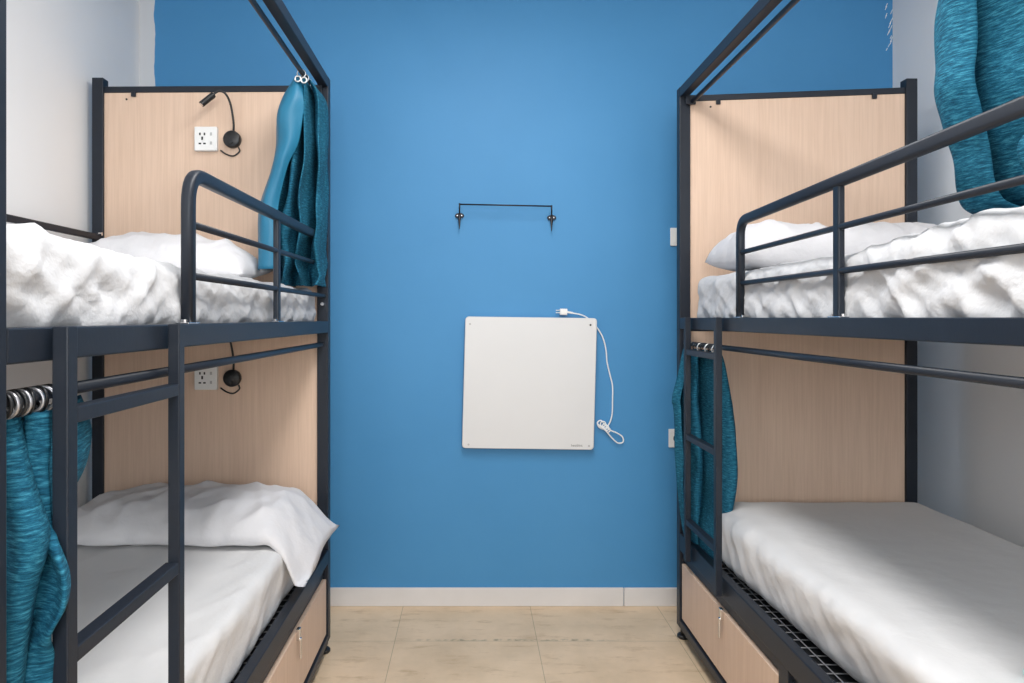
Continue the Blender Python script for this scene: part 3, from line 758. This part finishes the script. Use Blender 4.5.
# cable and plug
bm = bmesh.new()
cp = [WP(572, 313, 3.333), WP(580, 314.5, 3.334), WP(586, 317, 3.349), WP(592, 322, 3.351), WP(598, 329, 3.350), WP(603, 338, 3.35), WP(606, 350, 3.35), WP(607, 362, 3.352), WP(610, 375, 3.352), WP(612.5, 386, 3.352), WP(612.5, 402, 3.352), WP(612, 415, 3.352), WP(609, 424, 3.348),
      WP(604, 429, 3.345), WP(599, 427, 3.342), WP(597.5, 422.5, 3.342), WP(601, 420.5, 3.345), WP(605, 425, 3.344), WP(610, 430, 3.34), WP(617, 433, 3.342), WP(622.5, 437, 3.345), WP(623, 442, 3.345), WP(618, 443, 3.345), WP(612, 438, 3.342), WP(606, 431, 3.336), WP(601, 427, 3.336), WP(598, 424, 3.34)]
tube(bm, cr(cp, 6), 0.0032)
cb = obj('power_cable', bm, 'cord', ht, True)
bm = bmesh.new(); a = WP(603, 424, 3.337); b2 = WP(608, 430, 3.337)
for k in range(4):
    c = a.lerp(b2, k/3); ring(bm, c, 0.012-0.002*(k % 2), 0.0028, 'Y')
obj('cable_tie', bm, 'cord', cb, True)
bm = bmesh.new()
a = WP(572.5, 313, 3.333); b2 = WP(567, 312, 3.333); c2 = WP(560, 311.8, 3.333)
sweep(bm, [a, b2], section(0.010, 0.010, None)); sweep(bm, [b2, b2.lerp(c2, .5), c2], section(0.024, 0.030, 0.007, 4), (0, 1, 0))
pg = obj('plug', bm, 'white_plastic', ht, False)
bm = bmesh.new()
for dz in (0.007, -0.004): tube(bm, [c2+Vector((0, 0, dz)), c2+Vector((-0.019, 0, dz))], 0.0022)
obj('plug_pin', bm, 'ring', pg)

# small wrought-iron towel bar
t = empty('towel_rail', WP(505.5, 228, YB), 'small black iron towel bar on the blue wall above the heater', 'towel rail')
bm = bmesh.new(); tube(bm, [WP(459.5, 204.3, 3.30), WP(552, 206.2, 3.30)], 0.0035); ba = obj('bar', bm, 'iron', t, True)
for px, py in ((459.5, 204.2), (551.6, 206.2)):
    bm = bmesh.new()
    c = WP(px, py+11.5, 3.352); disc(bm, c, 0.0125, 0.008, 20, 'Y', 0.002, 1.7, 1.0)
    br = obj('bracket', bm, 'iron', t)
    bm = bmesh.new()
    for dx in (-0.010, 0.010): disc(bm, c+Vector((dx, -0.005, 0)), 0.0026, 0.003, 10)
    obj('screw', bm, 'ring_dull', br)
    bm = bmesh.new()
    top_ = WP(px, py-1, 3.30)
    pts = [top_, WP(px, py+4, 3.302), WP(px, py+9, 3.335), WP(px, py+13, 3.338), WP(px, py+18, 3.330), WP(px, py+25, 3.322)]
    pts = cr(pts, 5); sec = section(1, 1, None)
    rws = []
    for i, p_ in enumerate(pts):
        f = i/(len(pts)-1); r_ = 0.0035+0.0035*math.exp(-((f-0.66)/0.16)**2) if f < 0.7 else 0.0050*(1-(f-0.7)/0.3)+0.0012
        rws.append([bm.verts.new(p_+Vector((x*2*r_, y*2*r_, 0))) for x, y in sec])
    for a, b_ in zip(rws, rws[1:]):
        for i in range(len(sec)): bm.faces.new((a[i], a[(i+1) % len(sec)], b_[(i+1) % len(sec)], b_[i]))
    bm.faces.new(rws[0]); bm.faces.new(rws[-1])
    obj('hook', bm, 'iron', br, True)

# switch and outlet on the back wall behind the right bed's post
x0 = (670-VX)/214.6
t = empty('light_switch', (x0+0.042, YB, Zr(0.335)), 'white light switch plate on the blue wall, half behind the right bed post', 'light switch')
obj('switch_plate', plate('p', (x0+0.042, YB, Zr((VY-237)/214.6)), 0.084, 0.084, 0.010), 'white_plastic', t)
obj('rocker', bx(bmesh.new(), x0+0.017, x0+0.067, YB-0.013, YB-0.010, Zr(0.3775)-0.025, Zr(0.3775)+0.025, 0.001), 'white_plastic', t)
x0 = (668.3-VX)/214.6; zc = Zr((VY-438)/214.6)
t = empty('wall_outlet', (x0+0.042, YB, zc-0.042), 'white wall outlet low on the blue wall, half behind the right bed post', 'wall outlet')
obj('outlet_plate', plate('p', (x0+0.042, YB, zc), 0.084, 0.086, 0.010), 'white_plastic', t)
bm = bmesh.new(); ring(bm, (x0+0.042, YB-0.0105, zc), 0.019, 0.0025, 'Y'); obj('outlet_rim', bm, 'hole', t)
bm = bmesh.new(); disc(bm, (x0+0.034, YB-0.0105, zc), 0.0035, 0.003, 10); disc(bm, (x0+0.050, YB-0.0105, zc), 0.0035, 0.003, 10); obj('outlet_hole', bm, 'hole', t)

# ------------------------------------------------------------------ lights
LX, LY, LZ = 0.12, 1.2, ZC-0.06
cl = empty('ceiling_light', (LX, LY, ZC-0.05), 'white ceiling light panel over the aisle', 'ceiling light')
bm = bmesh.new(); bx(bm, LX-0.31, LX+0.31, LY-1.12, LY+1.12, ZC-0.05, ZC, 0.004); obj('lamp_housing', bm, 'white_plastic', cl)
def area(name, loc, rot, sx, sy, power, col):
    l = bpy.data.lights.new(name, 'AREA'); l.shape = 'RECTANGLE'; l.size = sx; l.size_y = sy; l.energy = power; l.color = col
    o = bpy.data.objects.new(name, l); COL.objects.link(o); o.location = loc; o.rotation_euler = rot; return o
area('lamp_light', (LX, LY, ZC-0.055), (0, 0, 0), 0.54, 2.2, 68, (1.0, 0.985, 0.97))
area('daylight', ((W0+W1)/2, YF-0.10, (WZ0+WZ1)/2), (PI/2, 0, 0), W1-W0-0.1, WZ1-WZ0-0.1, 105, (0.93, 0.97, 1.0))
wd = bpy.data.worlds.new('world'); bpy.context.scene.world = wd; wd.use_nodes = True
nt = wd.node_tree; bg = nt.nodes['Background']; sk = nt.nodes.new('ShaderNodeTexSky'); sk.sky_type = 'HOSEK_WILKIE'
nt.links.new(sk.outputs[0], bg.inputs[0]); bg.inputs[1].default_value = 0.6

# ------------------------------------------------------------------ camera and view
cam = bpy.data.cameras.new('camera'); co = bpy.data.objects.new('camera', cam); COL.objects.link(co)
co.location = (0, 0, H); co.rotation_euler = (PI/2, 0, 0)
cam.sensor_width = 36; cam.lens = F/1024*36; cam.shift_x = (512-VX)/1024; cam.shift_y = -(341.5-VY)/1024; cam.clip_start = 0.02
sc = bpy.context.scene; sc.camera = co
sc.view_settings.view_transform = 'Standard'; sc.view_settings.look = 'None'; sc.view_settings.gamma = 1; sc.view_settings.exposure = -0.27
sc.view_settings.use_curve_mapping = False
